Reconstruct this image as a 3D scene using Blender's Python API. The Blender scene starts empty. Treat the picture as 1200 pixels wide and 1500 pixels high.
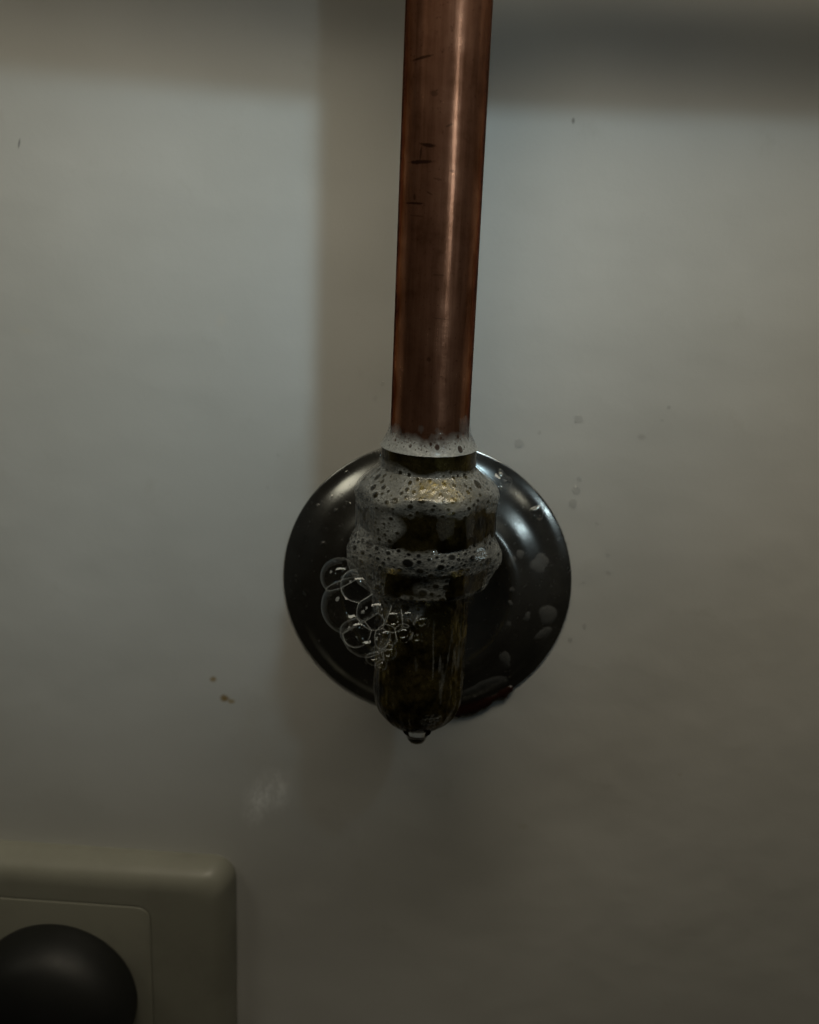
import bpy, bmesh, math, random
import numpy as np
from mathutils import Vector, Matrix

random.seed(7)
rng = np.random.default_rng(11)
MM = 0.001
R = math.radians
scene = bpy.context.scene
COL = scene.collection

# ------------------------------------------------------------------ camera
cam_d = bpy.data.cameras.new('camera')
cam = bpy.data.objects.new('camera', cam_d)
COL.objects.link(cam)
pitch, yaw, roll = 0.2882, 0.0465, 0.0409
f = Vector((-math.sin(yaw) * math.cos(pitch), math.cos(yaw) * math.cos(pitch), -math.sin(pitch)))
rt = Vector((math.cos(yaw), math.sin(yaw), 0))
up = rt.cross(f)
Rv = math.cos(roll) * rt + math.sin(roll) * up
Uv = -math.sin(roll) * rt + math.cos(roll) * up
m = Matrix((Rv, Uv, -f)).transposed().to_4x4()
m.translation = Vector((6.31, -231.3, 84.8)) * MM
cam.matrix_world = m
cam_d.sensor_fit = 'VERTICAL'
cam_d.sensor_height = 24.0
cam_d.lens = 24.0 * 1608 / 1500
cam_d.clip_start = 0.005
cam_d.clip_end = 20
cam_d.dof.use_dof = True
cam_d.dof.focus_distance = 0.205
cam_d.dof.aperture_fstop = 13.0
scene.camera = cam

# ------------------------------------------------------------------ world, lamps, exposure
world = bpy.data.worlds.new('World')
scene.world = world
world.use_nodes = True
bg = world.node_tree.nodes['Background']
bg.inputs['Color'].default_value = (1.0, 0.80, 0.45, 1)
bg.inputs['Strength'].default_value = 0.004


def area_lamp(name, loc, aim, size, power, color, size_y=None, spread=180):
    d = bpy.data.lights.new(name, 'AREA')
    d.shape = 'RECTANGLE' if size_y else 'DISK'
    d.size = size
    if size_y:
        d.size_y = size_y
    d.energy = power
    d.color = color
    d.spread = R(spread)
    o = bpy.data.objects.new(name, d)
    COL.objects.link(o)
    o.location = loc
    o.rotation_euler = (Vector(aim) - Vector(loc)).to_track_quat('-Z', 'Y').to_euler()
    return o


# a ceiling spot in the next room (cool, low, from the right) and the long tube lamp over the worktop above
def spot_lamp(name, loc, aim, power, color, radius, angle, blend):
    d = bpy.data.lights.new(name, 'SPOT')
    d.energy, d.color, d.shadow_soft_size = power, color, radius
    d.spot_size, d.spot_blend = R(angle), blend
    o = bpy.data.objects.new(name, d)
    COL.objects.link(o)
    o.location = loc
    o.rotation_euler = (Vector(aim) - Vector(loc)).to_track_quat('-Z', 'Y').to_euler()
    return o


ks = spot_lamp('ceiling_spot', (0.50, -0.80, 1.12), (-0.016, 0.0, 0.090), 41.0, (0.60, 0.86, 1.0), 0.065, 4.5, 1.0)
ks.rotation_euler.rotate_axis('Z', R(-14))
ks.scale = (2.0, 1.0, 1.0)     # cone stretched to shape the wide, low pool on the wall
spot_lamp('room_spot', (0.72, -1.12, 0.14), (-0.005, 0.0, 0.085), 9.5, (0.75, 0.93, 1.0), 0.055, 4.8, 1.0)
area_lamp('worktop_tube', (0.04, -0.135, 0.285), (0.0, 0.0, 0.12), 0.32, 0.36, (1.0, 0.90, 0.70), size_y=0.065, spread=150)
# two small unseen lamps added to put bright bands on the rosette
area_lamp('rosette_highlight_lamp', (-0.42, -0.28, 0.31), (0.0, -0.02, 0.03), 0.17, 0.06, (1.0, 0.95, 0.76), spread=120)
area_lamp('rosette_highlight_lamp', (0.44, -0.28, 0.30), (0.0, -0.02, 0.03), 0.09, 0.015, (1.0, 0.95, 0.76), spread=120)

vs = scene.view_settings
vs.view_transform = 'Standard'
vs.look = 'None'
vs.exposure = 0.0
vs.gamma = 1.0
vs.use_curve_mapping = False
scene.cycles.use_denoising = True
scene.cycles.max_bounces = 14
scene.cycles.transparent_max_bounces = 40
scene.cycles.transmission_bounces = 12
scene.cycles.caustics_reflective = False
scene.cycles.caustics_refractive = False


# ------------------------------------------------------------------ helpers
def tag(o, label=None, cat=None, group=None, kind=None):
    if label: o['label'] = label
    if cat: o['category'] = cat
    if group: o['group'] = group
    if kind: o['kind'] = kind
    return o


def empty(name, loc=(0, 0, 0)):
    o = bpy.data.objects.new(name, None)
    o.empty_display_size = 0.01
    COL.objects.link(o)
    o.location = Vector(loc) * MM
    return o


def mesh_obj(name, verts, faces, mat, parent=None, loc=(0, 0, 0), sharp=None, smooth=True):
    """verts in mm"""
    me = bpy.data.meshes.new(name)
    v = np.asarray(verts, dtype=float) * MM
    me.from_pydata(v.tolist(), [], [tuple(int(i) for i in q) for q in faces])
    me.update()
    if smooth:
        me.polygons.foreach_set('use_smooth', [True] * len(me.polygons))
    if sharp:
        me.set_sharp_from_angle(angle=R(sharp))
    me.materials.append(mat)
    o = bpy.data.objects.new(name, me)
    COL.objects.link(o)
    o.location = Vector(loc) * MM
    if parent:
        o.parent = parent
    return o


def grid_faces(nu, nv, wrap):
    """index [v][u]"""
    a = np.arange(nu * nv).reshape(nv, nu)
    if wrap:
        b = np.concatenate([a, a[:, :1]], 1)
    else:
        b = a
    return np.stack([b[:-1, :-1], b[:-1, 1:], b[1:, 1:], b[1:, :-1]], -1).reshape(-1, 4)


def lathe(profile, n=96, axis='Z'):
    """profile list of (r, h); axis Z: h up. axis Y: h towards the room (-y)"""
    p = np.array(profile, float)
    t = np.linspace(0, 2 * np.pi, n, endpoint=False)
    r = p[:, 0][:, None]
    h = np.repeat(p[:, 1][:, None], n, 1)
    x, y = r * np.cos(t), r * np.sin(t)
    if axis == 'Z':
        V = np.stack([x, y, h], -1)
        F = grid_faces(n, len(p), True)
    else:
        V = np.stack([x, -h, y], -1)
        F = grid_faces(n, len(p), True)
    return V.reshape(-1, 3), F


_tab = rng.random((32, 32, 32))


def vnoise(x, y, z):
    x, y, z = np.broadcast_arrays(np.asarray(x, float), np.asarray(y, float), np.asarray(z, float))
    xi, yi, zi = np.floor(x).astype(int), np.floor(y).astype(int), np.floor(z).astype(int)
    fx, fy, fz = x - xi, y - yi, z - zi
    s = lambda t: t * t * (3 - 2 * t)
    fx, fy, fz = s(fx), s(fy), s(fz)
    g = lambda a, b, c: _tab[(xi + a) % 32, (yi + b) % 32, (zi + c) % 32]
    c00 = g(0, 0, 0) * (1 - fx) + g(1, 0, 0) * fx
    c10 = g(0, 1, 0) * (1 - fx) + g(1, 1, 0) * fx
    c01 = g(0, 0, 1) * (1 - fx) + g(1, 0, 1) * fx
    c11 = g(0, 1, 1) * (1 - fx) + g(1, 1, 1) * fx
    return (c00 * (1 - fy) + c10 * fy) * (1 - fz) + (c01 * (1 - fy) + c11 * fy) * fz


def fbm(x, y, z, o=3):
    a, w, t = 0, 1, 0
    for i in range(o):
        a = a + w * vnoise(x * 2 ** i + 7.3 * i, y * 2 ** i + 3.1 * i, z * 2 ** i)
        t += w
        w *= .5
    return a / t


def sstep(a, b, x):
    t = np.clip((x - a) / (b - a), 0, 1)
    return t * t * (3 - 2 * t)


# ------------------------------------------------------------------ materials
class NT:
    def __init__(self, name):
        self.m = bpy.data.materials.new(name)
        self.m.use_nodes = True
        self.t = self.m.node_tree
        self.n = self.t.nodes
        self.b = self.n['Principled BSDF']
        self.out = self.n['Material Output']

    def add(self, typ, **kw):
        n = self.n.new(typ)
        for k, v in kw.items():
            setattr(n, k, v)
        return n

    def link(self, a, b):
        self.t.links.new(a, b)

    def set(self, **kw):
        for k, v in kw.items():
            self.b.inputs[k.replace('_', ' ')].default_value = v

    def coords(self, scale=(1, 1, 1)):
        tc = self.add('ShaderNodeTexCoord')
        mp = self.add('ShaderNodeMapping')
        mp.inputs['Scale'].default_value = scale
        self.link(tc.outputs['Object'], mp.inputs['Vector'])
        return mp.outputs['Vector']

    def noise(self, vec, scale, detail=4, rough=.55, dist=0):
        n = self.add('ShaderNodeTexNoise')
        n.inputs['Scale'].default_value = scale
        n.inputs['Detail'].default_value = detail
        n.inputs['Roughness'].default_value = rough
        n.inputs['Distortion'].default_value = dist
        if vec is not None:
            self.link(vec, n.inputs['Vector'])
        return n.outputs['Fac']

    def ramp(self, fac, stops):
        r = self.add('ShaderNodeValToRGB')
        e = r.color_ramp.elements
        while len(e) < len(stops):
            e.new(0.5)
        for i, (p, c) in enumerate(stops):
            e[i].position = p
            e[i].color = c if len(c) == 4 else (*c, 1)
        self.link(fac, r.inputs['Fac'])
        return r.outputs['Color']

    def mix(self, fac, a, b, typ='MIX'):
        n = self.add('ShaderNodeMix', data_type='RGBA', blend_type=typ)
        for s, v in ((n.inputs[0], fac), (n.inputs[6], a), (n.inputs[7], b)):
            if isinstance(v, (int, float)):
                s.default_value = v
            elif isinstance(v, tuple):
                s.default_value = v if len(v) == 4 else (*v, 1)
            else:
                self.link(v, s)
        return n.outputs[2]

    def math(self, op, a, b=0.0, clamp=False):
        n = self.add('ShaderNodeMath', operation=op, use_clamp=clamp)
        for s, v in ((n.inputs[0], a), (n.inputs[1], b)):
            if isinstance(v, (int, float)):
                s.default_value = v
            else:
                self.link(v, s)
        return n.outputs[0]

    def maprange(self, v, a, b, c, d):
        n = self.add('ShaderNodeMapRange', interpolation_type='SMOOTHSTEP')
        for i, q in enumerate((a, b, c, d)):
            n.inputs[i + 1].default_value = q
        self.link(v, n.inputs[0])
        return n.outputs[0]

    def bump(self, h, strength, dist, normal=None):
        n = self.add('ShaderNodeBump')
        n.inputs['Strength'].default_value = strength
        n.inputs['Distance'].default_value = dist
        self.link(h, n.inputs['Height'])
        if normal is not None:
            self.link(normal, n.inputs['Normal'])
        return n.outputs['Normal']

    def spot(self, loc, rad, rot=0.0, soft=0.5, wob=0.5, wscale=400.0):
        """mask 1 inside an ellipse on the surface (object x,z plane), ragged by noise. mm"""
        tc = self.add('ShaderNodeTexCoord')
        mp = self.add('ShaderNodeMapping', vector_type='TEXTURE')
        mp.inputs['Location'].default_value = (loc[0] * MM, 0, loc[1] * MM)
        mp.inputs['Rotation'].default_value = (0, rot, 0)
        mp.inputs['Scale'].default_value = (rad[0] * MM, 1e3, rad[1] * MM)
        self.link(tc.outputs['Object'], mp.inputs['Vector'])
        ln = self.add('ShaderNodeVectorMath', operation='LENGTH')
        self.link(mp.outputs['Vector'], ln.inputs[0])
        nz = self.noise(tc.outputs['Object'], wscale, 4, .6)
        d = self.math('ADD', ln.outputs['Value'], self.math('MULTIPLY', self.math('SUBTRACT', nz, .5), wob * 2))
        return self.maprange(d, 1.0, 1.0 - soft, 0.0, 1.0)


def mat_wall():
    t = NT('wall_paint')
    v = t.coords()
    big = t.noise(v, 14, 3, .5)
    col = t.mix(t.maprange(big, .35, .65, 0, 1), (.555, .553, .525), (.605, .603, .58))
    grime = t.noise(v, 90, 6, .65)
    col = t.mix(t.maprange(grime, .58, .78, 0, .35), col, (.47, .46, .42))
    # stains with a shape of their own: two brown splashes, a plaster scuff, small scrapes
    for loc, rad, rot, c, a in [((-48.6, -27.0), (1.3, 1.1), 0, (.30, .19, .045), .8), ((-45.9, -31.8), (1.4, 1.3), 0, (.27, .17, .04), .9),
                                ((-44.4, -32.4), (1.5, .9), 0, (.34, .24, .08), .7), ((-87.3, 90.0), (.35, 1.6), .25, (.22, .22, .22), .85),
                                ((24.75, 98.5), (.5, .8), 0, (.2, .19, .17), .75), ((44.3, 35.6), (1.4, .9), .1, (.42, .41, .39), .6),
                                ((49.4, 42.2), (.6, .55), 0, (.36, .36, .34), .6), ((48.3, 39.4), (.5, .45), 0, (.42, .42, .4), .5),
                                ((-46.0, 56.0), (1.6, 2.3), .3, (.6, .58, .53), .5), ((-88.0, 52.0), (3.0, 1.0), .2, (.58, .56, .5), .5),
                                ((25.5, -60.5), (1.8, 1.1), 0, (.5, .48, .42), .5), ((61, -44), (.7, .6), 0, (.48, .45, .4), .5)]:
        mk = t.math('MULTIPLY', t.spot(loc, rad, rot, .8, .45, 500), a)
        col = t.mix(mk, col, c)
    # whitish scuff: streaks inside a soft ellipse
    sc = t.spot((-36.0, -56.5), (6.4, 10.5), .5, .9, .55, 120)
    sv = t.coords((1, 1, .55))
    stn = t.maprange(t.noise(sv, 330, 9, .78, .15), .40, .66, .18, 1)
    col = t.mix(t.math('MULTIPLY', sc, stn), col, (.97, .97, .96))
    t.link(col, t.b.inputs['Base Color'])
    t.link(t.maprange(grime, .3, .7, .36, .55), t.b.inputs['Roughness'])
    n1 = t.bump(t.noise(v, 45, 2, .5), .4, .0014)
    n2 = t.bump(t.noise(v, 300, 5, .6), .15, .0004, n1)
    n3 = t.bump(t.noise(v, 1800, 2, .5), .10, .00008, n2)
    t.link(n3, t.b.inputs['Normal'])
    return t.m


def mat_copper():
    t = NT('copper')
    v = t.coords()
    vs_ = t.coords((1, 1, .06))
    streak = t.noise(vs_, 900, 5, .65)
    blot = t.noise(v, 110, 7, .7)
    fine = t.noise(v, 1400, 4, .6)
    ox = t.math('ADD', t.math('MULTIPLY', blot, .7), t.math('MULTIPLY', streak, .3))
    col = t.ramp(ox, [(.36, (.12, .050, .024)), (.5, (.30, .138, .082)), (.64, (.49, .24, .148))])
    col = t.mix(t.maprange(fine, .60, .74, 0, .7), col, (.10, .04, .022))
    # tool and pen marks on the front of the tube
    for loc, rad, rot, a in [((-2.3, 91.7), (1.9, .42), .1, .95), ((-3.4, 88.9), (2.6, .4), -.06, .95), ((-3.5, 90.3), (.26, 1.5), .1, .7),
                             ((-4.3, 82.0), (2.2, .26), -.02, .9), ((-4.3, 83.1), (.3, .7), 0, .7), ((-4.0, 105.6), (2.3, .3), -.22, .8),
                             ((-3.8, 79.9), (1.6, .2), .05, .4), ((-1.7, 83.8), (.8, .2), .5, .5), ((1.2, 95.0), (.8, .28), -.4, .5), ((-1.6, 100.0), (.8, .6), .3, .45),
                             ((2.0, 87.6), (.6, .3), .2, .5), ((-.4, 86.2), (1.0, .22), .15, .4), ((.6, 70.0), (1.4, .14), 0, .5), ((1.2, 62.4), (1.8, .12), .1, .4), ((-.6, 55.0), (.5, .5), 0, .5)]:
        col = t.mix(t.math('MULTIPLY', t.spot(loc, rad, rot, .5, .6, 900), a), col, (.018, .009, .006))
    t.link(col, t.b.inputs['Base Color'])
    t.set(Metallic=1.0, Specular_Tint=(.05, .03, .02, 1))
    rg = t.math('ADD', t.math('MULTIPLY', blot, .16), t.math('MULTIPLY', streak, .18))
    t.link(t.math('ADD', rg, .06), t.b.inputs['Roughness'])
    b2 = t.add('ShaderNodeBsdfPrincipled')          # the tarnished skin scatters more widely than the drawn metal
    t.link(t.mix(.35, col, (.12, .05, .028)), b2.inputs['Base Color'])
    b2.inputs['Metallic'].default_value = .9
    b2.inputs['Roughness'].default_value = .52
    b2.inputs['Specular Tint'].default_value = (.05, .03, .02, 1)
    mx = t.add('ShaderNodeMixShader')
    t.link(t.maprange(blot, .3, .7, .66, .42), mx.inputs[0])
    t.link(t.b.outputs[0], mx.inputs[1])
    t.link(b2.outputs[0], mx.inputs[2])
    t.link(mx.outputs[0], t.out.inputs['Surface'])
    n1 = t.bump(t.noise(t.coords((1, 1, .03)), 700, 3, .6), .35, .00012)
    n2 = t.bump(fine, .25, .00005, n1)
    n3 = t.bump(t.noise(t.coords((.15, .15, 1)), 1500, 2, .5), .12, .00005, n2)
    t.link(n3, t.b.inputs['Normal'])
    t.link(n3, b2.inputs['Normal'])
    return t.m


def mat_brass(name='brass', wet=1.0, dark=.30, metal=.86):
    t = NT(name)
    v = t.coords()
    blot = t.noise(v, 160, 6, .68)
    fine = t.noise(v, 900, 4, .6)
    c = lambda r, g, b: (r * dark, g * dark, b * dark)
    col = t.ramp(blot, [(.38, c(.05, .038, .012)), (.5, c(.24, .19, .062)), (.62, c(.42, .34, .13))])
    col = t.mix(t.maprange(fine, .55, .72, 0, .7), col, c(.06, .045, .015))
    t.link(col, t.b.inputs['Base Color'])
    t.set(Metallic=metal, Specular_Tint=(.10, .08, .04, 1))
    t.link(t.maprange(blot, .3, .7, .42, .22), t.b.inputs['Roughness'])
    rough = t.noise(t.coords((1, 1, .6)), 330, 5, .6, .5)
    n1 = t.bump(rough, .75, .0005)
    n2 = t.bump(fine, .35, .00012, n1)
    t.link(n2, t.b.inputs['Normal'])
    t.set(Coat_Weight=wet * .6, Coat_Roughness=.05, Coat_IOR=1.30)
    n3 = t.bump(t.noise(t.coords((1, 1, .45)), 200, 4, .55, 1.5), .7, .0006)
    t.link(n3, t.b.inputs['Coat Normal'])
    return t.m


def mat_chrome():
    t = NT('chrome')
    v = t.coords()
    sm = t.noise(v, 60, 5, .6)
    t.link(t.ramp(sm, [(.35, (.27, .27, .26)), (.65, (.42, .42, .40))]), t.b.inputs['Base Color'])
    t.set(Metallic=.95)
    sp = t.noise(v, 700, 4, .6)
    t.link(t.math('ADD', t.maprange(sm, .35, .7, .17, .25), t.maprange(sp, .6, .75, 0, .15)), t.b.inputs['Roughness'])
    n1 = t.bump(t.noise(v, 35, 2, .5), .25, .0012)
    n2 = t.bump(t.noise(v, 900, 3, .5), .08, .00008, n1)
    t.link(n2, t.b.inputs['Normal'])
    return t.m


def mat_foam():
    """white micro foam whose cover is stored with each vertex; open cells let the metal show"""
    t = NT('soap_foam')
    at = t.add('ShaderNodeAttribute', attribute_name='cover', attribute_type='GEOMETRY')
    v = t.coords()
    t.set(Base_Color=(.45, .46, .44, 1), Roughness=.30, Specular_IOR_Level=.6)
    micro = t.add('ShaderNodeTexVoronoi', feature='F1')
    micro.inputs['Scale'].default_value = 2600
    t.link(v, micro.inputs['Vector'])
    n1 = t.bump(micro.outputs['Distance'], .5, .00012)
    t.link(n1, t.b.inputs['Normal'])
    tr = t.add('ShaderNodeBsdfTransparent')
    tr.inputs['Color'].default_value = (.97, .97, .97, 1)
    gl = t.add('ShaderNodeBsdfGlossy')
    gl.inputs['Roughness'].default_value = .06
    film = t.add('ShaderNodeMixShader')
    t.link(schlick(t, .03, .12), film.inputs[0])
    t.link(tr.outputs[0], film.inputs[1])
    t.link(gl.outputs[0], film.inputs[2])
    grain = t.maprange(t.noise(v, 1900, 3, .6), .3, .7, .72, 1.08)
    mx = t.add('ShaderNodeMixShader')
    t.link(t.math('MULTIPLY', at.outputs['Fac'], grain, True), mx.inputs[0])
    t.link(film.outputs[0], mx.inputs[1])
    t.link(t.b.outputs[0], mx.inputs[2])
    t.link(mx.outputs[0], t.out.inputs['Surface'])
    return t.m


def schlick(t, f0, gain):
    lw = t.add('ShaderNodeLayerWeight')
    p = t.math('POWER', lw.outputs['Facing'], 4.0)
    return t.math('ADD', t.math('MULTIPLY', p, gain), f0)


def mat_film(name='bubble_film', f0=.035, gain=.55):
    t = NT(name)
    t.n.remove(t.b)
    tr = t.add('ShaderNodeBsdfTransparent')
    tr.inputs['Color'].default_value = (.985, .985, .98, 1)
    gl = t.add('ShaderNodeBsdfGlossy')
    gl.inputs['Roughness'].default_value = .03
    gl.inputs['Color'].default_value = (.9, .93, .95, 1)
    lw = t.add('ShaderNodeLayerWeight')
    lw.inputs['Blend'].default_value = .5
    mx = t.add('ShaderNodeMixShader')
    t.link(schlick(t, f0, gain), mx.inputs[0])
    t.link(tr.outputs[0], mx.inputs[1])
    t.link(gl.outputs[0], mx.inputs[2])
    t.link(mx.outputs[0], t.out.inputs['Surface'])
    return t.m


def mat_border():
    t = NT('bubble_border')
    tr = t.add('ShaderNodeBsdfTransparent')
    t.set(Base_Color=(.8, .82, .8, 1), Roughness=.12, Specular_IOR_Level=.8)
    mx = t.add('ShaderNodeMixShader')
    mx.inputs[0].default_value = .19
    t.link(tr.outputs[0], mx.inputs[1])
    t.link(t.b.outputs[0], mx.inputs[2])
    t.link(mx.outputs[0], t.out.inputs['Surface'])
    return t.m


def mat_water(name='water', tint=.985):
    t = NT(name)
    t.n.remove(t.b)
    tr = t.add('ShaderNodeBsdfTransparent')
    tr.inputs['Color'].default_value = (tint, tint, tint, 1)
    gl = t.add('ShaderNodeBsdfGlossy')
    gl.inputs['Roughness'].default_value = .04
    mx = t.add('ShaderNodeMixShader')
    t.link(schlick(t, .06, .6), mx.inputs[0])
    t.link(tr.outputs[0], mx.inputs[1])
    t.link(gl.outputs[0], mx.inputs[2])
    t.link(mx.outputs[0], t.out.inputs['Surface'])
    return t.m


def mat_drip():
    t = NT('drip_water')
    t.set(Base_Color=(.95, .97, .95, 1), Roughness=.01, IOR=1.33, Transmission_Weight=1.0)
    return t.m


def mat_plastic(name, base, rough, grime=.3):
    t = NT(name)
    v = t.coords()
    nz = t.noise(v, 70, 5, .6)
    d = tuple(c * .8 for c in base)
    t.link(t.mix(t.maprange(nz, .4, .75, 0, grime * 2), base, d), t.b.inputs['Base Color'])
    t.link(t.maprange(nz, .3, .7, rough, rough + .12), t.b.inputs['Roughness'])
    t.link(t.bump(t.noise(v, 1200, 2, .5), .08, .00008), t.b.inputs['Normal'])
    return t.m


M_WALL, M_CU, M_BR, M_CH = mat_wall(), mat_copper(), mat_brass(), mat_chrome()
M_FOAM, M_FILM, M_BORD, M_WATER = mat_foam(), mat_film(), mat_border(), mat_water()
M_DRIP = mat_drip()
def mat_smear():
    t = NT('soapy_smear')
    tr = t.add('ShaderNodeBsdfTransparent')
    t.set(Base_Color=(.6, .6, .58, 1), Roughness=.15)
    mx = t.add('ShaderNodeMixShader')
    mx.inputs[0].default_value = .055
    t.link(tr.outputs[0], mx.inputs[1])
    t.link(t.b.outputs[0], mx.inputs[2])
    t.link(mx.outputs[0], t.out.inputs['Surface'])
    return t.m


M_SMEAR = mat_smear()
M_PART = mat_film('bubble_partition', .012, .25)
M_RUST = mat_plastic('rusty_residue', (.026, .009, .006), .22, .5)
M_SOCK = mat_plastic('socket_plastic', (.30, .297, .245), .38)
M_BLACK = mat_plastic('black_rubber', (.009, .0095, .009), .50)

# ------------------------------------------------------------------ the wall
n = 2
wv = [(-700, 0, -700), (700, 0, -700), (700, 0, 900), (-700, 0, 900)]
wall = mesh_obj('wall', wv, [(0, 1, 2, 3)], M_WALL, smooth=False)
tag(wall, 'white painted wall behind the copper pipe', 'wall', kind='structure')

# ------------------------------------------------------------------ copper pipe, carried on above the frame
S = 26.4            # distance of the pipe's axis from the wall


def tube_z(r, z0, z1, n=96, cap=False):
    return lathe([(r * .8, z0), (r, z0), (r, z1), (r * .8, z1)], n)


V, F = tube_z(7.5, 30, 149)
pipe = mesh_obj('copper_pipe', V, F, M_CU, loc=(0, -S, 0), sharp=40)
tag(pipe, 'upright copper water pipe running down into the brass fitting', 'pipe')

# ------------------------------------------------------------------ brass elbow fitting
NUT_ROT = R(3)


def hexr(phi, half, rot=0.0):
    a = (phi + rot + np.pi / 6) % (np.pi / 3) - np.pi / 6
    return half / np.cos(a)


def polar_part(name, zs, rfun, mat, parent, nphi=240, sharp=28, jitter=0.0):
    """phi 0 looks at the viewer (-y)"""
    ph = np.linspace(0, 2 * np.pi, nphi, endpoint=False)
    P, Z = np.meshgrid(ph, np.array(zs, float))
    r = rfun(P, Z)
    if jitter:
        r = r + jitter * (fbm(np.sin(P) * 4 + 9, np.cos(P) * 4 + 9, Z * .35 + 20, 3) - .5)
    V = np.stack([r * np.sin(P), -r * np.cos(P), Z], -1).reshape(-1, 3)
    return mesh_obj(name, V, grid_faces(nphi, len(zs), True), mat, parent, sharp=sharp)


fit = empty('elbow_fitting', (0, -S, 0))
tag(fit, 'wet brass compression elbow joining the copper pipe to the wall', 'pipe fitting')


def nut_r(P, Z):
    h = hexr(P, 12.75, NUT_ROT)
    neck = 9.15
    cone = 9.2 + (Z - 33.4) * -1.05              # shoulder opening downwards from the neck
    shoulder = np.where(Z >= 33.4, neck, np.maximum(neck, cone))
    top_ch = 13.0 + np.clip(29.6 - Z, 0, 2) * .45
    bot_ch = 13.0 + np.clip(Z - 19.8, 0, 2) * .6
    r = np.minimum(np.minimum(h, shoulder), np.minimum(np.minimum(top_ch, bot_ch), 13.7))
    r = np.where(Z > 37.55, 7.55, r)
    r = np.where(Z < 19.75, 9.6, r)
    return r


zs = [19.70, 19.76, 20.2, 20.6, 21, 22, 24, 26, 27.5, 28.2, 28.8, 29.2, 29.6, 30, 30.5, 31, 31.5, 32, 32.5, 33, 33.39, 33.41, 35, 36.8, 37.3, 37.54, 37.56]
polar_part('compression_nut', zs, nut_r, M_BR, fit, jitter=.12)

# threaded waist between nut and body
polar_part('thread', np.arange(14.5, 20.01, .1), lambda P, Z: 10.0 + .35 * np.sin(2 * np.pi * (Z + P / (2 * np.pi) * 1.0)), M_BR, fit)


def col_r(P, Z):
    h = hexr(P, 11.7, R(-4))
    ch = 12.3 + np.minimum(np.clip(16.2 - Z, 0, 1), np.clip(Z - 10.2, 0, 1)) * .7
    r = np.minimum(h, ch)
    return np.where((Z > 16.15) | (Z < 10.25), 8.9, r)


polar_part('body_collar', [10.2, 10.26, 10.7, 11.2, 13, 15.2, 15.7, 16.14, 16.2], col_r, M_BR, fit, jitter=.12)

# elbow body: upright barrel with a rounded bottom, a casting seam down its front
M_BR2 = mat_brass('wet_cast_brass', 1.0, .55, .88)
zs = np.concatenate([np.linspace(11, -13.4, 110), -13.4 - 9.1 * np.sin(np.linspace(0.02, np.pi / 2 - .002, 70))])


def body_r(P, Z):
    base = np.where(Z > -13.4, 9.1, np.sqrt(np.maximum(9.1 ** 2 - (Z + 13.4) ** 2, 1e-4)))
    k = base / 9.1
    a = (P + np.pi) % (2 * np.pi) - np.pi
    seam = .45 * np.exp(-((a + .10) / .055) ** 2) + .35 * np.exp(-((a - 1.12) / .06) ** 2)
    flow = fbm(np.sin(P) * 3 + 5, np.cos(P) * 3 + 5, Z * .10 + 8, 4) - .5
    lump = fbm(np.sin(P) * 7 + 5, np.cos(P) * 7 + 5, Z * .5 + 3, 3) - .5
    return base + k * (seam + .45 * flow + .55 * lump) * sstep(11, 7, Z)


polar_part('elbow_body', zs, body_r, M_BR2, fit, nphi=360, sharp=0)
# horizontal arm into the wall
V, F = lathe([(8.6, 0), (8.6, 24.5), (8.2, 25), (5, 25)], 96, 'Y')
V = V * np.array([1, -1, 1])
mesh_obj('wall_arm', V, F[:, ::-1], M_BR, fit, sharp=40)

# ------------------------------------------------------------------ chrome rosette
_rr = np.linspace(32.3, 8.7, 40)
_tilt = np.interp(-_rr, -np.array([32.3, 31.3, 30.4, 29.4, 28.2, 26.4, 24.6, 23.2, 21.8, 20.6, 19.6, 18.6, 17.4, 15.5, 13.0, 10.5, 8.7]),
                  np.radians([20, 15, 22, 33, 32, 21, 17, 24, 32, 24, 4, -24, -36, -36, -26, -8, 0]))
_hh = .5 + np.concatenate([[0], np.cumsum(np.tan((_tilt[1:] + _tilt[:-1]) / 2) * -np.diff(_rr))])
ROS = [(31.6, .05), (32.2, .1)] + list(zip(_rr, _hh))


def smooth_profile(p, k=4):
    p = np.array(p, float)
    t = np.arange(len(p))
    tt = np.linspace(0, len(p) - 1, (len(p) - 1) * k + 1)
    q = np.stack([np.interp(tt, t, p[:, i]) for i in (0, 1)], -1)
    for _ in range(6):
        q[1:-1] = q[1:-1] * .5 + (q[:-2] + q[2:]) * .25
    return q


RQ = smooth_profile(ROS)
V, F = lathe(RQ, 192, 'Y')
ros = mesh_obj('rosette', V, F, M_CH)
tag(ros, 'round chrome wall rosette behind the brass elbow', 'rosette')
_o = np.argsort(RQ[:, 0])


def ros_h(x, z):
    """height of the rosette's face above the wall at x,z (outer face only)"""
    r = math.hypot(x, z)
    best = max((h for rr, h in RQ if abs(rr - r) < .5), default=0.0)
    return best


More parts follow.
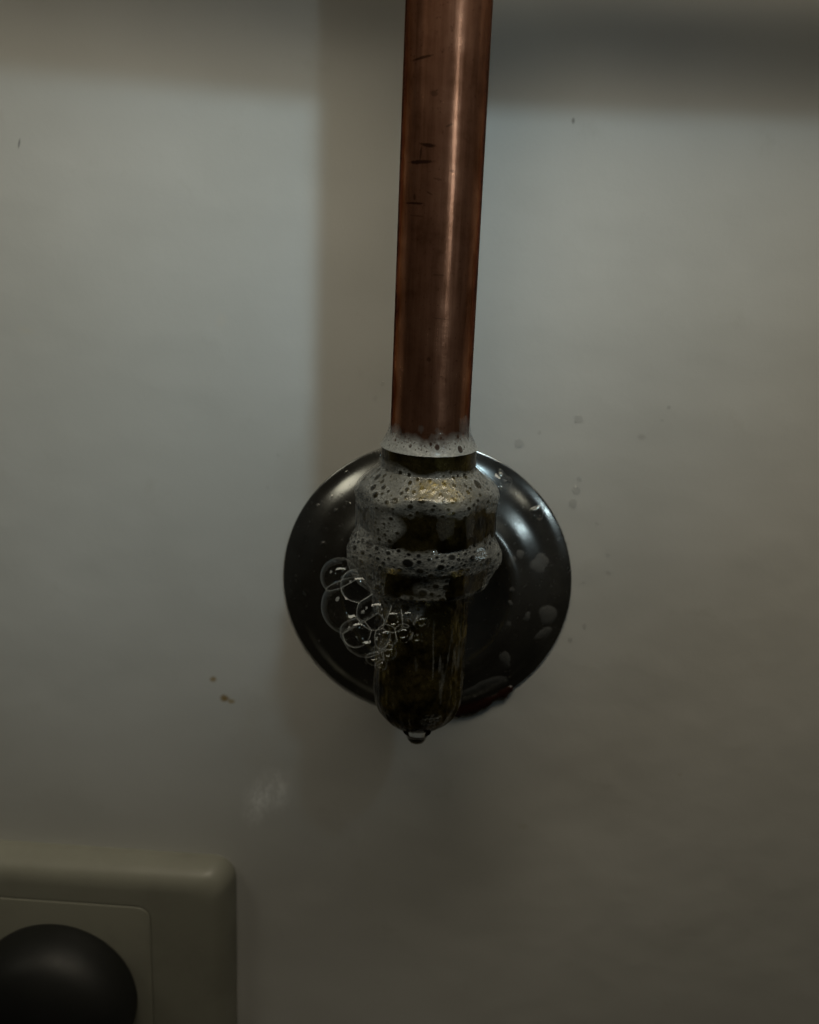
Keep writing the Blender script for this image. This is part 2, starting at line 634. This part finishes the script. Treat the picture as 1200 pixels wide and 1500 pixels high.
# ------------------------------------------------------------------ soap foam
def foam_cells(u0, u1, v0, v1, sizes, dens_fn, gap=.06, tries=1):
    """dart throwing, big cells first. sizes: list of (rmin, rmax, count)"""
    cs = []
    cell = {}
    G = 1.0
    for rmin, rmax, cnt in sizes:
        U = rng.uniform(u0, u1, cnt * tries)
        Vv = rng.uniform(v0, v1, cnt * tries)
        Rr = rng.uniform(rmin, rmax, cnt * tries)
        D = dens_fn(U, Vv)
        for u, v, r, d in zip(U, Vv, Rr, D):
            if d < .12:
                continue
            ok = True
            iu, iv = int(u // G), int(v // G)
            for a in range(iu - 3, iu + 4):
                for b in range(iv - 3, iv + 4):
                    for (x, y, q) in cell.get((a, b), ()):
                        if (x - u) ** 2 + (y - v) ** 2 < (q + r + gap) ** 2:
                            ok = False
                            break
                    if not ok: break
                if not ok: break
            if ok:
                cell.setdefault((iu, iv), []).append((u, v, r))
                cs.append((u, v, r))
    return cs


def foam_sheet(name, u0, u1, v0, v1, step, surf, cover, cells, relief=.10, cutoff=.05, puff=None):
    nu, nv = int((u1 - u0) / step), int((v1 - v0) / step)
    uu, vv = np.linspace(u0, u1, nu), np.linspace(v0, v1, nv)
    U, Vv = np.meshgrid(uu, vv)
    C = np.clip(cover(U, Vv), 0, 1)
    H = np.zeros_like(C)
    C0 = C.copy()
    su, sv = (u1 - u0) / (nu - 1), (v1 - v0) / (nv - 1)
    for (u, v, r) in cells:
        k = r * 1.45
        i0, i1 = max(int((u - k - u0) / su), 0), min(int((u + k - u0) / su) + 2, nu)
        j0, j1 = max(int((v - k - v0) / sv), 0), min(int((v + k - v0) / sv) + 2, nv)
        if i0 >= i1 or j0 >= j1: continue
        t = np.hypot(U[j0:j1, i0:i1] - u, Vv[j0:j1, i0:i1] - v) / r
        inside = np.clip(1 - t, 0, 1)
        low = random.uniform(.02, .16)
        hole = sstep(1.02, .72, t)                         # 1 inside
        C[j0:j1, i0:i1] = np.minimum(C[j0:j1, i0:i1], C0[j0:j1, i0:i1] * (1 - hole * (1 - low)))
        rim = np.exp(-((t - 1.08) / .16) ** 2)
        C[j0:j1, i0:i1] = np.clip(C[j0:j1, i0:i1] + rim * .18 * C0[j0:j1, i0:i1], 0, 1)
        H[j0:j1, i0:i1] += rim * min(r, .6) * .25 + np.sqrt(np.clip(1 - t * t, 0, 1)) * min(r, .8) * .45
    P = surf(U, Vv)
    du = np.gradient(P, axis=1)
    dv = np.gradient(P, axis=0)
    N = np.cross(du, dv)
    N /= np.linalg.norm(N, axis=-1, keepdims=True) + 1e-9
    H = H * relief / .25 + relief * .6 * (fbm(U * 1.4 + 31, Vv * 1.4 + 17, U * 0 + 2.5, 3) - .5) * np.clip(C0 * 2, 0, 1)
    P = P + N * H[..., None]
    F = grid_faces(nu, nv, False)
    Cf = C0.reshape(-1)
    keep = Cf[F].max(1) > cutoff
    F = F[keep]
    used = np.unique(F)
    remap = -np.ones(nu * nv, int)
    remap[used] = np.arange(len(used))
    o = mesh_obj(name, P.reshape(-1, 3)[used], remap[F], M_FOAM, loc=(0, -S, 0))
    a = o.data.attributes.new('cover', 'FLOAT', 'POINT')
    a.data.foreach_set('value', C.reshape(-1)[used].astype(np.float32))
    return o


RREF = 10.0       # u = phi * RREF


def polar_surf(rf):
    def s(U, Vv):
        P = U / RREF
        r = rf(P, Vv)
        return np.stack([r * np.sin(P), -r * np.cos(P), Vv], -1)
    return s


def wrapnoise(U, Vv, su, sv, seed, o=3):
    P = U / RREF
    return fbm(np.sin(P) * su * RREF + 11 + seed, np.cos(P) * su * RREF + 13, Vv * sv + seed * 1.7 + 5, o)


UW = math.pi * RREF * .92

# 1: collar of foam where the pipe enters the nut
def r1(P, Z):
    t = np.clip((Z - 37.45) / 5.2, 0, 1)
    return 7.62 + 1.75 * (1 - t) ** 2.1 + .12 * (fbm(np.sin(P) * 3 + 4, np.cos(P) * 3 + 4, Z * .5 + 3) - .5)


def c1(U, Z):
    top = 41.2 + 5.0 * (wrapnoise(U, Z * 0, .16, 0, 2, 3) - .42) + 2.0 * (wrapnoise(U, Z, .5, .5, 5) - .5)
    a = sstep(.6, -3.2, Z - top)
    thin = .20 * sstep(0, -4, Z - top - 4.0) * sstep(.34, .8, wrapnoise(U, Z, .35, .3, 9, 4))
    return np.maximum(.66 * a * (.62 + .38 * sstep(42, 38.5, Z)), thin)


cells = foam_cells(-UW, UW, 37.6, 45.5, [(.6, .72, 7), (.28, .45, 60), (.10, .22, 420)], lambda U, Z: c1(U, Z) * sstep(37.9, 39.2, Z) * (wrapnoise(U, Z, .3, .3, 3) > .38))
fo = foam_sheet('soap_foam', -UW, UW, 37.45, 48, .13, polar_surf(r1), c1, cells, .08)
tag(fo, 'dense white collar of soap foam around the copper pipe above the nut', 'foam', 'soap foam on the fitting', kind='thing')

# 2: foam on the nut's shoulder
def r2(P, Z):
    return nut_base(P, Z) + .24 + .35 * sstep(26.5, 29, Z) * sstep(34, 32, Z)


def nut_base(P, Z):
    z = Z
    acc = 0
    for d, w in ((-.5, .25), (0, .5), (.5, .25)):
        acc = acc + w * np.minimum(nut_r(P, np.clip(z + d, 19.9, 37.4)), 13.55)
    return acc


def c2(U, Z):
    P = U / RREF
    low = 27.3 + 1.6 * np.cos(P * 1.0) * 0 - 1.4 * sstep(.2, -.9, P) + 4.6 * (wrapnoise(U, Z * 0, .28, 0, 4) - .5) + 1.6 * (wrapnoise(U, Z, .6, .6, 8) - .5)
    upz = 34.2 + 2.6 * (wrapnoise(U, Z * 0, .25, 0, 6) - .5) + .9 * sstep(-.2, -1.0, P)
    a = sstep(low - .5, low + .9, Z) * sstep(upz + .5, upz - .7, Z)
    left = .30 * sstep(-.25, -.75, P) * sstep(.42, .6, wrapnoise(U, Z, .16, .25, 12)) * sstep(20, 22, Z) * sstep(36.5, 35, Z)
    front = .17 * sstep(.40, .72, wrapnoise(U, Z, .3, .12, 15, 4)) * sstep(20, 21, Z) * sstep(36.8, 36, Z)
    run = .42 * np.exp(-((P + .62 + .10 * np.sin(Z * .7)) / .24) ** 4) * sstep(19.5, 20.5, Z) * sstep(33, 31, Z) * (.5 + wrapnoise(U, Z, .5, .5, 44))
    return np.maximum(np.maximum(np.maximum(run, (.14 + .44 * wrapnoise(U, Z, .3, .35, 41)) * a), left * .3), front * .4)


def d2(U, Z):
    return c2(U, Z) * (c2(U, Z) > .12)


cells = foam_cells(-UW, UW, 20, 35.5, [(.8, .95, 5), (.45, .65, 60), (.25, .42, 420), (.10, .2, 1900)], d2, gap=.14)
fo = foam_sheet('soap_foam', -UW, UW, 19.9, 37.3, .12, polar_surf(r2), c2, cells, .10)
tag(fo, 'bubbly soap foam draped over the sloping shoulder of the brass nut', 'foam', 'soap foam on the fitting', kind='thing')

# 3: foam bulging from the waist under the nut and over the body collar
def r3(P, Z):
    base = 12.7 + 1.0 * np.exp(-((Z - 18.2) / 3.2) ** 2)
    right = 2.0 * np.exp(-((P - 1.45) / .38) ** 2) * np.exp(-((Z - 15.6) / 3.4) ** 2)
    left = 2.2 * np.exp(-((P + 1.35) / .55) ** 2) * np.exp(-((Z - 14.5) / 4.5) ** 2)
    below = -2.7 * sstep(10.9, 8.0, Z)
    n = .7 * (fbm(np.sin(P) * 3 + 8, np.cos(P) * 3 + 8, Z * .3 + 1, 3) - .5)
    frontcol = -.35 * sstep(.9, .4, np.abs(P)) * sstep(15.8, 14.8, Z) * sstep(10, 11, Z)
    return base + right + left + below + n + frontcol


def c3(U, Z):
    P = U / RREF
    w1, w2 = wrapnoise(U, Z * 0, .22, 0, 21), wrapnoise(U, Z, .45, .45, 23)
    top = 21.0 + .8 * sstep(.5, 1.2, np.abs(P)) + 3.4 * (w1 - .5) + 1.4 * (w2 - .5) + .9 * sstep(-.6, -1.2, P)
    band = sstep(top + .4, top - .7, Z) * sstep(14.7, 15.7, Z + 1.2 * (w2 - .5))
    leftm = sstep(-.42, -.66, P + .16 * (w2 - .5)) * sstep(top + .4, top - .7, Z) * sstep(6.5, 9.0, Z + 1.5 * (w2 - .5))
    rightm = sstep(1.05, 1.3, P) * sstep(top + .4, top - .7, Z) * sstep(8.5, 10.5, Z)
    patch = .8 * sstep(1.0, .5, np.hypot((P - .20) / .40, (Z - 12.9) / 2.9) + .6 * (w2 - .5))
    lip = .75 * sstep(9.4, 10.2, Z) * sstep(11.6, 10.7, Z) * sstep(1.1, .8, P)
    hang = .55 * sstep(10.6, 10.0, Z) * sstep(4.3 + 4.2 * sstep(-.2, .3, P), 6.0 + 4.2 * sstep(-.2, .3, P), Z + 2.4 * (w2 - .5)) * sstep(.42, .2, P)
    return np.clip(np.maximum.reduce([.36 * band, .32 * leftm, .38 * rightm, .28 * patch, lip * .36, hang * .85]) * (.25 + .9 * w2 + .5 * w1), 0, 1)


def d3(U, Z):
    P = U / RREF
    return c3(U, Z) * (1 - .8 * ((P > 1.25) & (rng.random(np.shape(U)) > .25)))


cells = foam_cells(-UW, UW, 3.5, 21.5, [(.8, 1.0, 6), (.45, .75, 110), (.28, .45, 900), (.10, .24, 3600)], d3, gap=.10)
extra = []
for _ in range(40):   # larger open cells hanging under the collar
    u, v, r = random.uniform(-7, 3), random.uniform(4, 9.8), random.uniform(.45, .95)
    if all((u - a) ** 2 + (v - b) ** 2 > (r + q + .12) ** 2 for a, b, q in extra):
        extra.append((u, v, r))
cells = extra + [c for c in cells if all((c[0] - a) ** 2 + (c[1] - b) ** 2 > (c[2] + q) ** 2 for a, b, q in extra)]
fo = foam_sheet('soap_foam', -UW, UW, 3.4, 22, .12, polar_surf(r3), c3, cells, .14)
tag(fo, 'thick holey soap foam bulging from the waist below the brass nut', 'foam', 'soap foam on the fitting', kind='thing')

# 4: little patch near the bottom of the elbow
def r4(P, Z):
    return body_r(P, Z) + .35


def c4(U, Z):
    P = U / RREF
    w2 = wrapnoise(U, Z, .6, .6, 31)
    return .38 * sstep(1.0, .55, np.hypot((U - 3.9) / 3.0, (Z + 16.8) / 2.3) + .7 * (w2 - .5))


cells = foam_cells(0, 8, -20, -13, [(.5, .75, 60), (.3, .45, 200), (.12, .25, 700)], c4)
fo = foam_sheet('soap_foam', .4, 8, -20, -13.4, .10, polar_surf(r4), c4, cells, .10)
tag(fo, 'small patch of soap foam near the rounded bottom of the elbow', 'foam', 'soap foam on the fitting', kind='thing')

# soapy water running down the elbow in thin broken rims
def r6(P, Z):
    return body_r(P, Z) + .16


def c6(U, Z):
    P = U / RREF
    n1 = wrapnoise(U, Z, .50, .045, 51, 3)
    lines = np.exp(-((n1 - .50) / .045) ** 2)
    brk = sstep(.38, .70, wrapnoise(U, Z, .4, .18, 61))
    mask = sstep(-.25, .05, P) * sstep(1.5, 1.2, P) * sstep(9.5, 7, Z) * sstep(-20, -17, Z)
    edge = .8 * np.exp(-((P + 1.32) / .05) ** 2) * sstep(.35, .55, wrapnoise(U * 0, Z, .2, .2, 67)) * sstep(6, 2, Z) * sstep(-14, -11, Z)
    return np.clip(.16 * lines * brk * mask + .16 * edge, 0, .4)


fo = foam_sheet('soapy_water', -15, 16, -20.5, 10, .10, polar_surf(r6), c6, [], .12)
tag(fo, 'thin rims of soapy water running down the wet elbow body', 'soapy water', kind='thing')

# 5: cluster of large clear bubbles on the left
B = [  # x, standoff from the wall, z, r  (mm)
    (-13.6, 33.5, 6.6, 5.7), (-15.9, 33.0, 12.3, 3.7), (-12.0, 36.4, 11.9, 3.3), (-10.2, 35.0, 1.6, 4.7), (-8.6, 37.6, 7.2, 3.5),
    (-11.9, 37.8, 3.2, 3.2), (-5.2, 37.6, 6.0, 2.6), (-6.4, 37.6, 2.2, 2.5), (-2.4, 37.2, 6.4, 2.0), (-3.0, 37.2, 2.9, 1.9),
    (-8.3, 37.2, -2.0, 1.9), (-5.6, 37.2, -1.2, 1.6), (.4, 37.0, 5.4, 1.6), (-.3, 37.0, 2.2, 1.3), (-7.0, 37.2, -3.9, 1.2),
]


def edge_tubes(segs, rad):
    V, F = [], []
    for a, b in segs:
        d = (b - a)
        if d.length < 1e-7: continue
        d.normalize()
        s = d.orthogonal().normalized()
        w = d.cross(s)
        k = len(V)
        for p in (a, b):
            for i in range(6):
                t = i * math.pi / 3
                V.append(tuple(p + (s * math.cos(t) + w * math.sin(t)) * rad))
        for i in range(6):
            F.append((k + i, k + (i + 1) % 6, k + 6 + (i + 1) % 6, k + 6 + i))
    return V, F


clu = empty('bubble_cluster', (-11, -34, 5))
tag(clu, 'cluster of large clear soap bubbles on the left of the elbow', 'bubbles', 'soap foam on the fitting')
off = Vector((-11, -34, 5))
for i, (x, s, z, r) in enumerate(B):
    c = Vector((x, -s, z))
    bm = bmesh.new()
    bmesh.ops.create_icosphere(bm, subdivisions=4, radius=r, matrix=Matrix.Translation(c))
    fl = bm.faces.layers.int.new('src')
    for j, (x2, s2, z2, r2_) in enumerate(B):
        if j == i: continue
        c2_ = Vector((x2, -s2, z2))
        d = (c2_ - c).length
        if d >= r + r2_: continue
        if d + r < r2_ * 1.0: continue
        nrm = (c2_ - c) / d
        k = (d * d + r * r - r2_ * r2_) / (2 * d)
        res = bmesh.ops.bisect_plane(bm, geom=bm.verts[:] + bm.edges[:] + bm.faces[:], dist=1e-6, plane_co=c + nrm * k, plane_no=nrm, clear_outer=True)
        cut = [e for e in res['geom_cut'] if isinstance(e, bmesh.types.BMEdge) and e.is_valid and len(e.link_faces) == 1]
        if len(cut) >= 3:
            try:
                rf = bmesh.ops.contextual_create(bm, geom=cut)
                for q in rf['faces']:
                    q[fl] = j + 1
                    q.smooth = False
            except Exception:
                pass
    if len(bm.faces) < 4:
        bm.free()
        continue
    segs = []
    for e in bm.edges:
        fs = e.link_faces
        if len(fs) == 2 and fs[0][fl] != fs[1][fl]:
            segs.append((e.verts[0].co.copy() - off, e.verts[1].co.copy() - off))
    drop = [q for q in bm.faces if 0 < q[fl] < i + 1]
    bmesh.ops.delete(bm, geom=drop, context='FACES_ONLY')
    for q in bm.faces:
        q.smooth = q[fl] == 0
        q.material_index = 1 if q[fl] else 0
    bmesh.ops.translate(bm, verts=bm.verts[:], vec=-off)
    bmesh.ops.scale(bm, verts=bm.verts[:], vec=(MM, MM, MM))
    me = bpy.data.meshes.new('bubble')
    bm.to_mesh(me)
    bm.free()
    me.materials.append(M_FILM)
    me.materials.append(M_PART)
    bo = bpy.data.objects.new('bubble', me)
    COL.objects.link(bo)
    bo.parent = clu
    if segs:
        V, F = edge_tubes(segs, .05)
        rim = mesh_obj('film_edge', V, F, M_BORD, bo)


# ------------------------------------------------------------------ drops
def cap_drop(name, c, nrm, rx, rz, h, mat, seed=0, rot=0.0, wob=.12, sag=0.0):
    """a flattened water drop resting on a surface: c in mm, nrm the surface's normal"""
    nr, na = 9, 32
    t = np.linspace(0, 2 * np.pi, na, endpoint=False)
    V = []
    for k in range(nr + 1):
        q = k / nr
        for a in t:
            w = 1 + wob * (2 * float(vnoise(math.cos(a) * 1.3 + seed * 3.7 + 9, math.sin(a) * 1.3 + 4, seed)) - 1)
            hh = h * math.sqrt(max(1 - q * q, 0)) - .06
            x, z = rx * q * w * math.cos(a), rz * q * w * math.sin(a)
            xr, zr = x * math.cos(rot) - z * math.sin(rot), x * math.sin(rot) + z * math.cos(rot)
            V.append((xr, zr - sag * (1 - q), hh))
    F = grid_faces(na, nr + 1, True)
    F = [tuple(q) for q in F] + [tuple(range(nr * na, nr * na + na))[::-1]]
    n_ = Vector(nrm).normalized()
    ux = Vector((1, 0, 0))
    ux = (ux - n_ * ux.dot(n_)).normalized()
    uz = n_.cross(ux)
    if uz.z < 0: uz = -uz
    W = [ux * a + uz * b + n_ * d for a, b, d in V]
    o = mesh_obj(name, [tuple(w) for w in W], F, mat, loc=c)
    return o


def ros_point(x, z):
    h = ros_h(x, z)
    e = .35
    gx = (ros_h(x + e, z) - ros_h(x - e, z)) / (2 * e)
    gz = (ros_h(x, z + e) - ros_h(x, z - e)) / (2 * e)
    return (x, -h, z), Vector((-gx, -1, -gz))


ORD = ['topmost', 'second from the top', 'third from the top', 'fourth from the top', 'fifth from the top', 'sixth from the top', 'seventh from the top',
       'eighth from the top', 'ninth from the top', 'tenth from the top', 'eleventh from the top', 'twelfth from the top', 'thirteenth from the top', 'lowest']


def ordinal(k, n):
    return 'lowest' if k == n - 1 else ORD[k]


wall_right = [(30.7, 39.0, 1.0, .95), (22.6, 35.4, .5, .5), (18.4, 32.8, 1.0, .95), (32.0, 25.6, .7, .5), (31.4, 23.2, 1.0, 1.0), (31.0, 20.2, .9, 1.2), (36.5, 15.8, .5, .4),
              (30.2, 11.2, .7, .6), (39.6, 8.6, .6, .45), (40.2, 4.6, .7, .5), (34.7, 2.0, .6, .4), (36.0, -8.5, .4, .8), (33.0, -12.0, .5, .7)]
wall_left = [(-11.3, 44.2, .45, .6), (-12.8, 41.0, .6, .7), (-33.6, 27.4, .5, .4), (-36.0, 20.0, .45, .4)]
for k, (x, z, rx, rz) in enumerate(wall_right):
    o = cap_drop('water_drop', (x, 0, z), (0, -1, 0), rx, rz, min(rx, rz) * .36, M_WATER, seed=k, wob=.3, sag=.2 * rx)
    tag(o, 'small clear droplet on the wall right of the rosette, ' + ordinal(k, len(wall_right)), 'water drop', 'droplets on the wall right of the rosette')
for k, (x, z, rx, rz) in enumerate(wall_left):
    o = cap_drop('water_drop', (x, 0, z), (0, -1, 0), rx, rz, min(rx, rz) * .36, M_WATER, seed=k + 30, wob=.3)
    tag(o, 'small clear droplet on the wall left of the fitting, ' + ordinal(k, len(wall_left)), 'water drop', 'droplets on the wall left of the fitting')

rd = [  # x, z, rx, rz, height, rot
    (15.4, 24.6, 2.3, 2.5, 1.2, .3, 'large round water drop on the upper right of the rosette beside the nut'),
    (23.4, 18.2, 1.6, 1.7, .8, 0, 'rounded water drop on the rosette rim band at the upper right'),
    (19.5, 16.5, .45, .5, .3, 0, None), (20.2, 9.6, .8, 1.0, .45, .3, None), (24.4, 7.2, 2.2, 2.0, .35, .2, 'broad flat water drop on the right side of the rosette'),
    (18.4, 8.0, .9, 1.1, .4, 0, None), (27.4, -5.0, 2.0, 2.6, .4, .2, 'flat wide water drop on the right edge of the rosette, upper of two'),
    (26.6, -9.8, 1.9, 1.6, .35, .4, 'flat wide water drop on the right edge of the rosette, lower of two'), (22.6, -5.2, .8, 1.2, .4, -.3, None),
    (18.6, -6.5, .6, .6, .3, 0, None), (18.6, -1.6, .55, .55, .3, 0, None), (18.8, 1.6, .6, .6, .3, 0, None), (19.4, 13.2, .5, .5, .25, 0, None),
    (18.6, -16.0, 1.3, 2.2, .4, .5, 'bent smear of water on the lower right of the rosette'), (14.6, -23.0, 5.2, 2.3, .5, .42, 'long flat streak of water along the bottom right of the rosette'),
    (-21.6, 19.2, .5, .5, .3, 0, None), (-24.6, 17.0, .5, .55, .3, 0, None), (-20.4, 16.6, .45, .45, .25, 0, None), (-19.2, 20.4, .4, .4, .25, 0, None),
    (-17.6, 18.4, .6, .5, .3, 0, None), (-23.0, 9.0, .5, .5, .25, 0, None), (-26.5, -3.0, .8, .8, .3, 0, None), (-18.6, 24.6, .4, .4, .25, 0, None),
]
for k, (x, z, rx, rz, h, rot, lab) in enumerate(rd):
    p, nr = ros_point(x, z)
    o = cap_drop('water_drop', p, nr, rx, rz, h, M_SMEAR if (max(rx, rz) > 1.8 and h < .55) or (x > 0 and z < 10) else M_WATER, seed=k + 50, rot=rot, wob=.38)
    if lab:
        tag(o, lab, 'water drop')
    else:
        side = 'right' if x > 0 else 'left'
        mates = sorted((q[1] for q in rd if q[6] is None and (q[0] > 0) == (x > 0)), reverse=True)
        tag(o, 'tiny water droplet on the ' + side + ' half of the rosette, ' + ordinal(mates.index(z), len(mates)), 'water drop', 'droplets on the ' + side + ' of the rosette')

# drip hanging from the bottom of the elbow
prof = [(.02, -1.7), (.9, -1.6), (1.7, -1.2), (2.15, -.6), (2.4, 0), (2.7, .5), (3.2, 1.0)]
V, F = lathe([(r * .9, h) for r, h in prof], 40)
dr = mesh_obj('water_drop', V, F, M_DRIP, loc=(0.3, -S - 4.2, -21.9))
tag(dr, 'drip of water hanging from the rounded bottom of the elbow', 'water drop')

# rusty wet residue along the lower right rim of the rosette
V, ring = [], 14
ths = np.linspace(R(-88), R(-49), 60)
for q, a in enumerate(ths):
    t = q / 59
    rr = .4 + 2.3 * math.sin(math.pi * t) ** .6 * (1.9 * float(fbm(t * 9 + 3, 1.5, 2.5, 3)) ** 1.6)
    cx, cz = 31.7 * math.cos(a), 31.7 * math.sin(a)
    for i in range(ring):
        b = 2 * math.pi * i / ring
        rad = math.cos(b) * rr
        V.append((cx + rad * math.cos(a), -.5 - math.sin(b) * min(rr, .7), cz + rad * math.sin(a)))
res = mesh_obj('rusty_residue', V, grid_faces(ring, 60, True), M_RUST)
tag(res, 'dark rusty wet residue clinging to the lower right rim of the rosette', 'residue')


# ------------------------------------------------------------------ wall socket with plug
def rounded_rect(w, h, r, n=10):
    pts = []
    for cx, cz, a0 in ((w / 2 - r, h / 2 - r, 0), (-w / 2 + r, h / 2 - r, 90), (-w / 2 + r, -h / 2 + r, 180), (w / 2 - r, -h / 2 + r, 270)):
        for k in range(n + 1):
            a = R(a0 + 90 * k / n)
            pts.append((cx + r * math.cos(a), cz + r * math.sin(a)))
    return pts


def loft(loops):
    """loops: list of (w, h, r, y) -> rings of the same length"""
    V = []
    for w, h, r, y in loops:
        V += [(x, -y * .8, z) for x, z in rounded_rect(w, h, r)]
    nn = len(rounded_rect(10, 10, 1))
    F = [tuple(q) for q in grid_faces(nn, len(loops), True)]
    F.append(tuple(range((len(loops) - 1) * nn, len(loops) * nn)))
    return V, F


SX, SZ = -86.0, -106.5
sock = empty('wall_socket', (SX, 0, SZ))
tag(sock, 'white wall socket with rounded frame at the lower left', 'wall socket')
V, F = loft([(85, 65, 5.5, 0), (85, 65, 5.5, 1.6), (84.6, 64.6, 5.5, 2.6), (83, 63, 5.2, 5.2), (81.2, 61.2, 5.0, 7.2), (79, 59, 4.6, 8.5), (76, 56, 4.2, 9.25), (73, 53, 4, 9.47), (71.5, 51.5, 4, 9.5), (47.4, 44.4, 3.6, 9.5),
             (46.6, 43.6, 3.5, 9.5), (46.2, 43.2, 3.4, 9.42), (46.12, 43.12, 3.4, 8.2)])
mesh_obj('frame', V, F, M_SOCK, sock, sharp=50)
V, F = loft([(46.0, 43.0, 3.3, 7.0), (46.0, 43.0, 3.3, 9.35), (45.85, 42.85, 3.2, 9.55), (45.4, 42.4, 3, 9.62)])
mesh_obj('socket_plate', V, F, M_SOCK, sock, sharp=60)

plug = empty('plug', (SX - .5, -7.8, SZ - 4.4))
tag(plug, 'round black plug pushed into the white wall socket', 'plug')
V, F = lathe(smooth_profile([(19.2, -.5), (20.0, .4), (20.1, 2), (20.0, 5), (19.7, 7.5), (19.0, 9.6), (17.8, 11.6), (16.0, 13.4), (13.2, 15.0), (10, 16.2), (6, 17.0), (2.5, 17.3), (.05, 17.4)]), 96, 'Y')
mesh_obj('plug_body', V, F, M_BLACK, plug, sharp=50)

# ------------------------------------------------------------------ unseen pipe run above the frame, guessed and sized for its shade on the wall
run = empty('guessed_pipe_run', (0, -S, 146.5))
tag(run, 'unseen horizontal copper pipe run above, guessed from its shade on the wall', 'pipe')


def tube_x(x0, x1, r, y0=0, y1=0, z0=0, z1=0, n=48):
    t = np.linspace(0, 2 * np.pi, n, endpoint=False)
    V = [(x, y + r * math.cos(a), z + r * math.sin(a)) for x, y, z in ((x0, y0, z0), (x1, y1, z1)) for a in t]
    return V, grid_faces(n, 2, True)


V, F = tube_x(-6, 420, 7.8)
mesh_obj('tube', V, F, M_CU, run)
V, F = tube_x(-420, -5, 7.5, -40, 0, 80, 0)
mesh_obj('tube', V, F, M_CU, run)
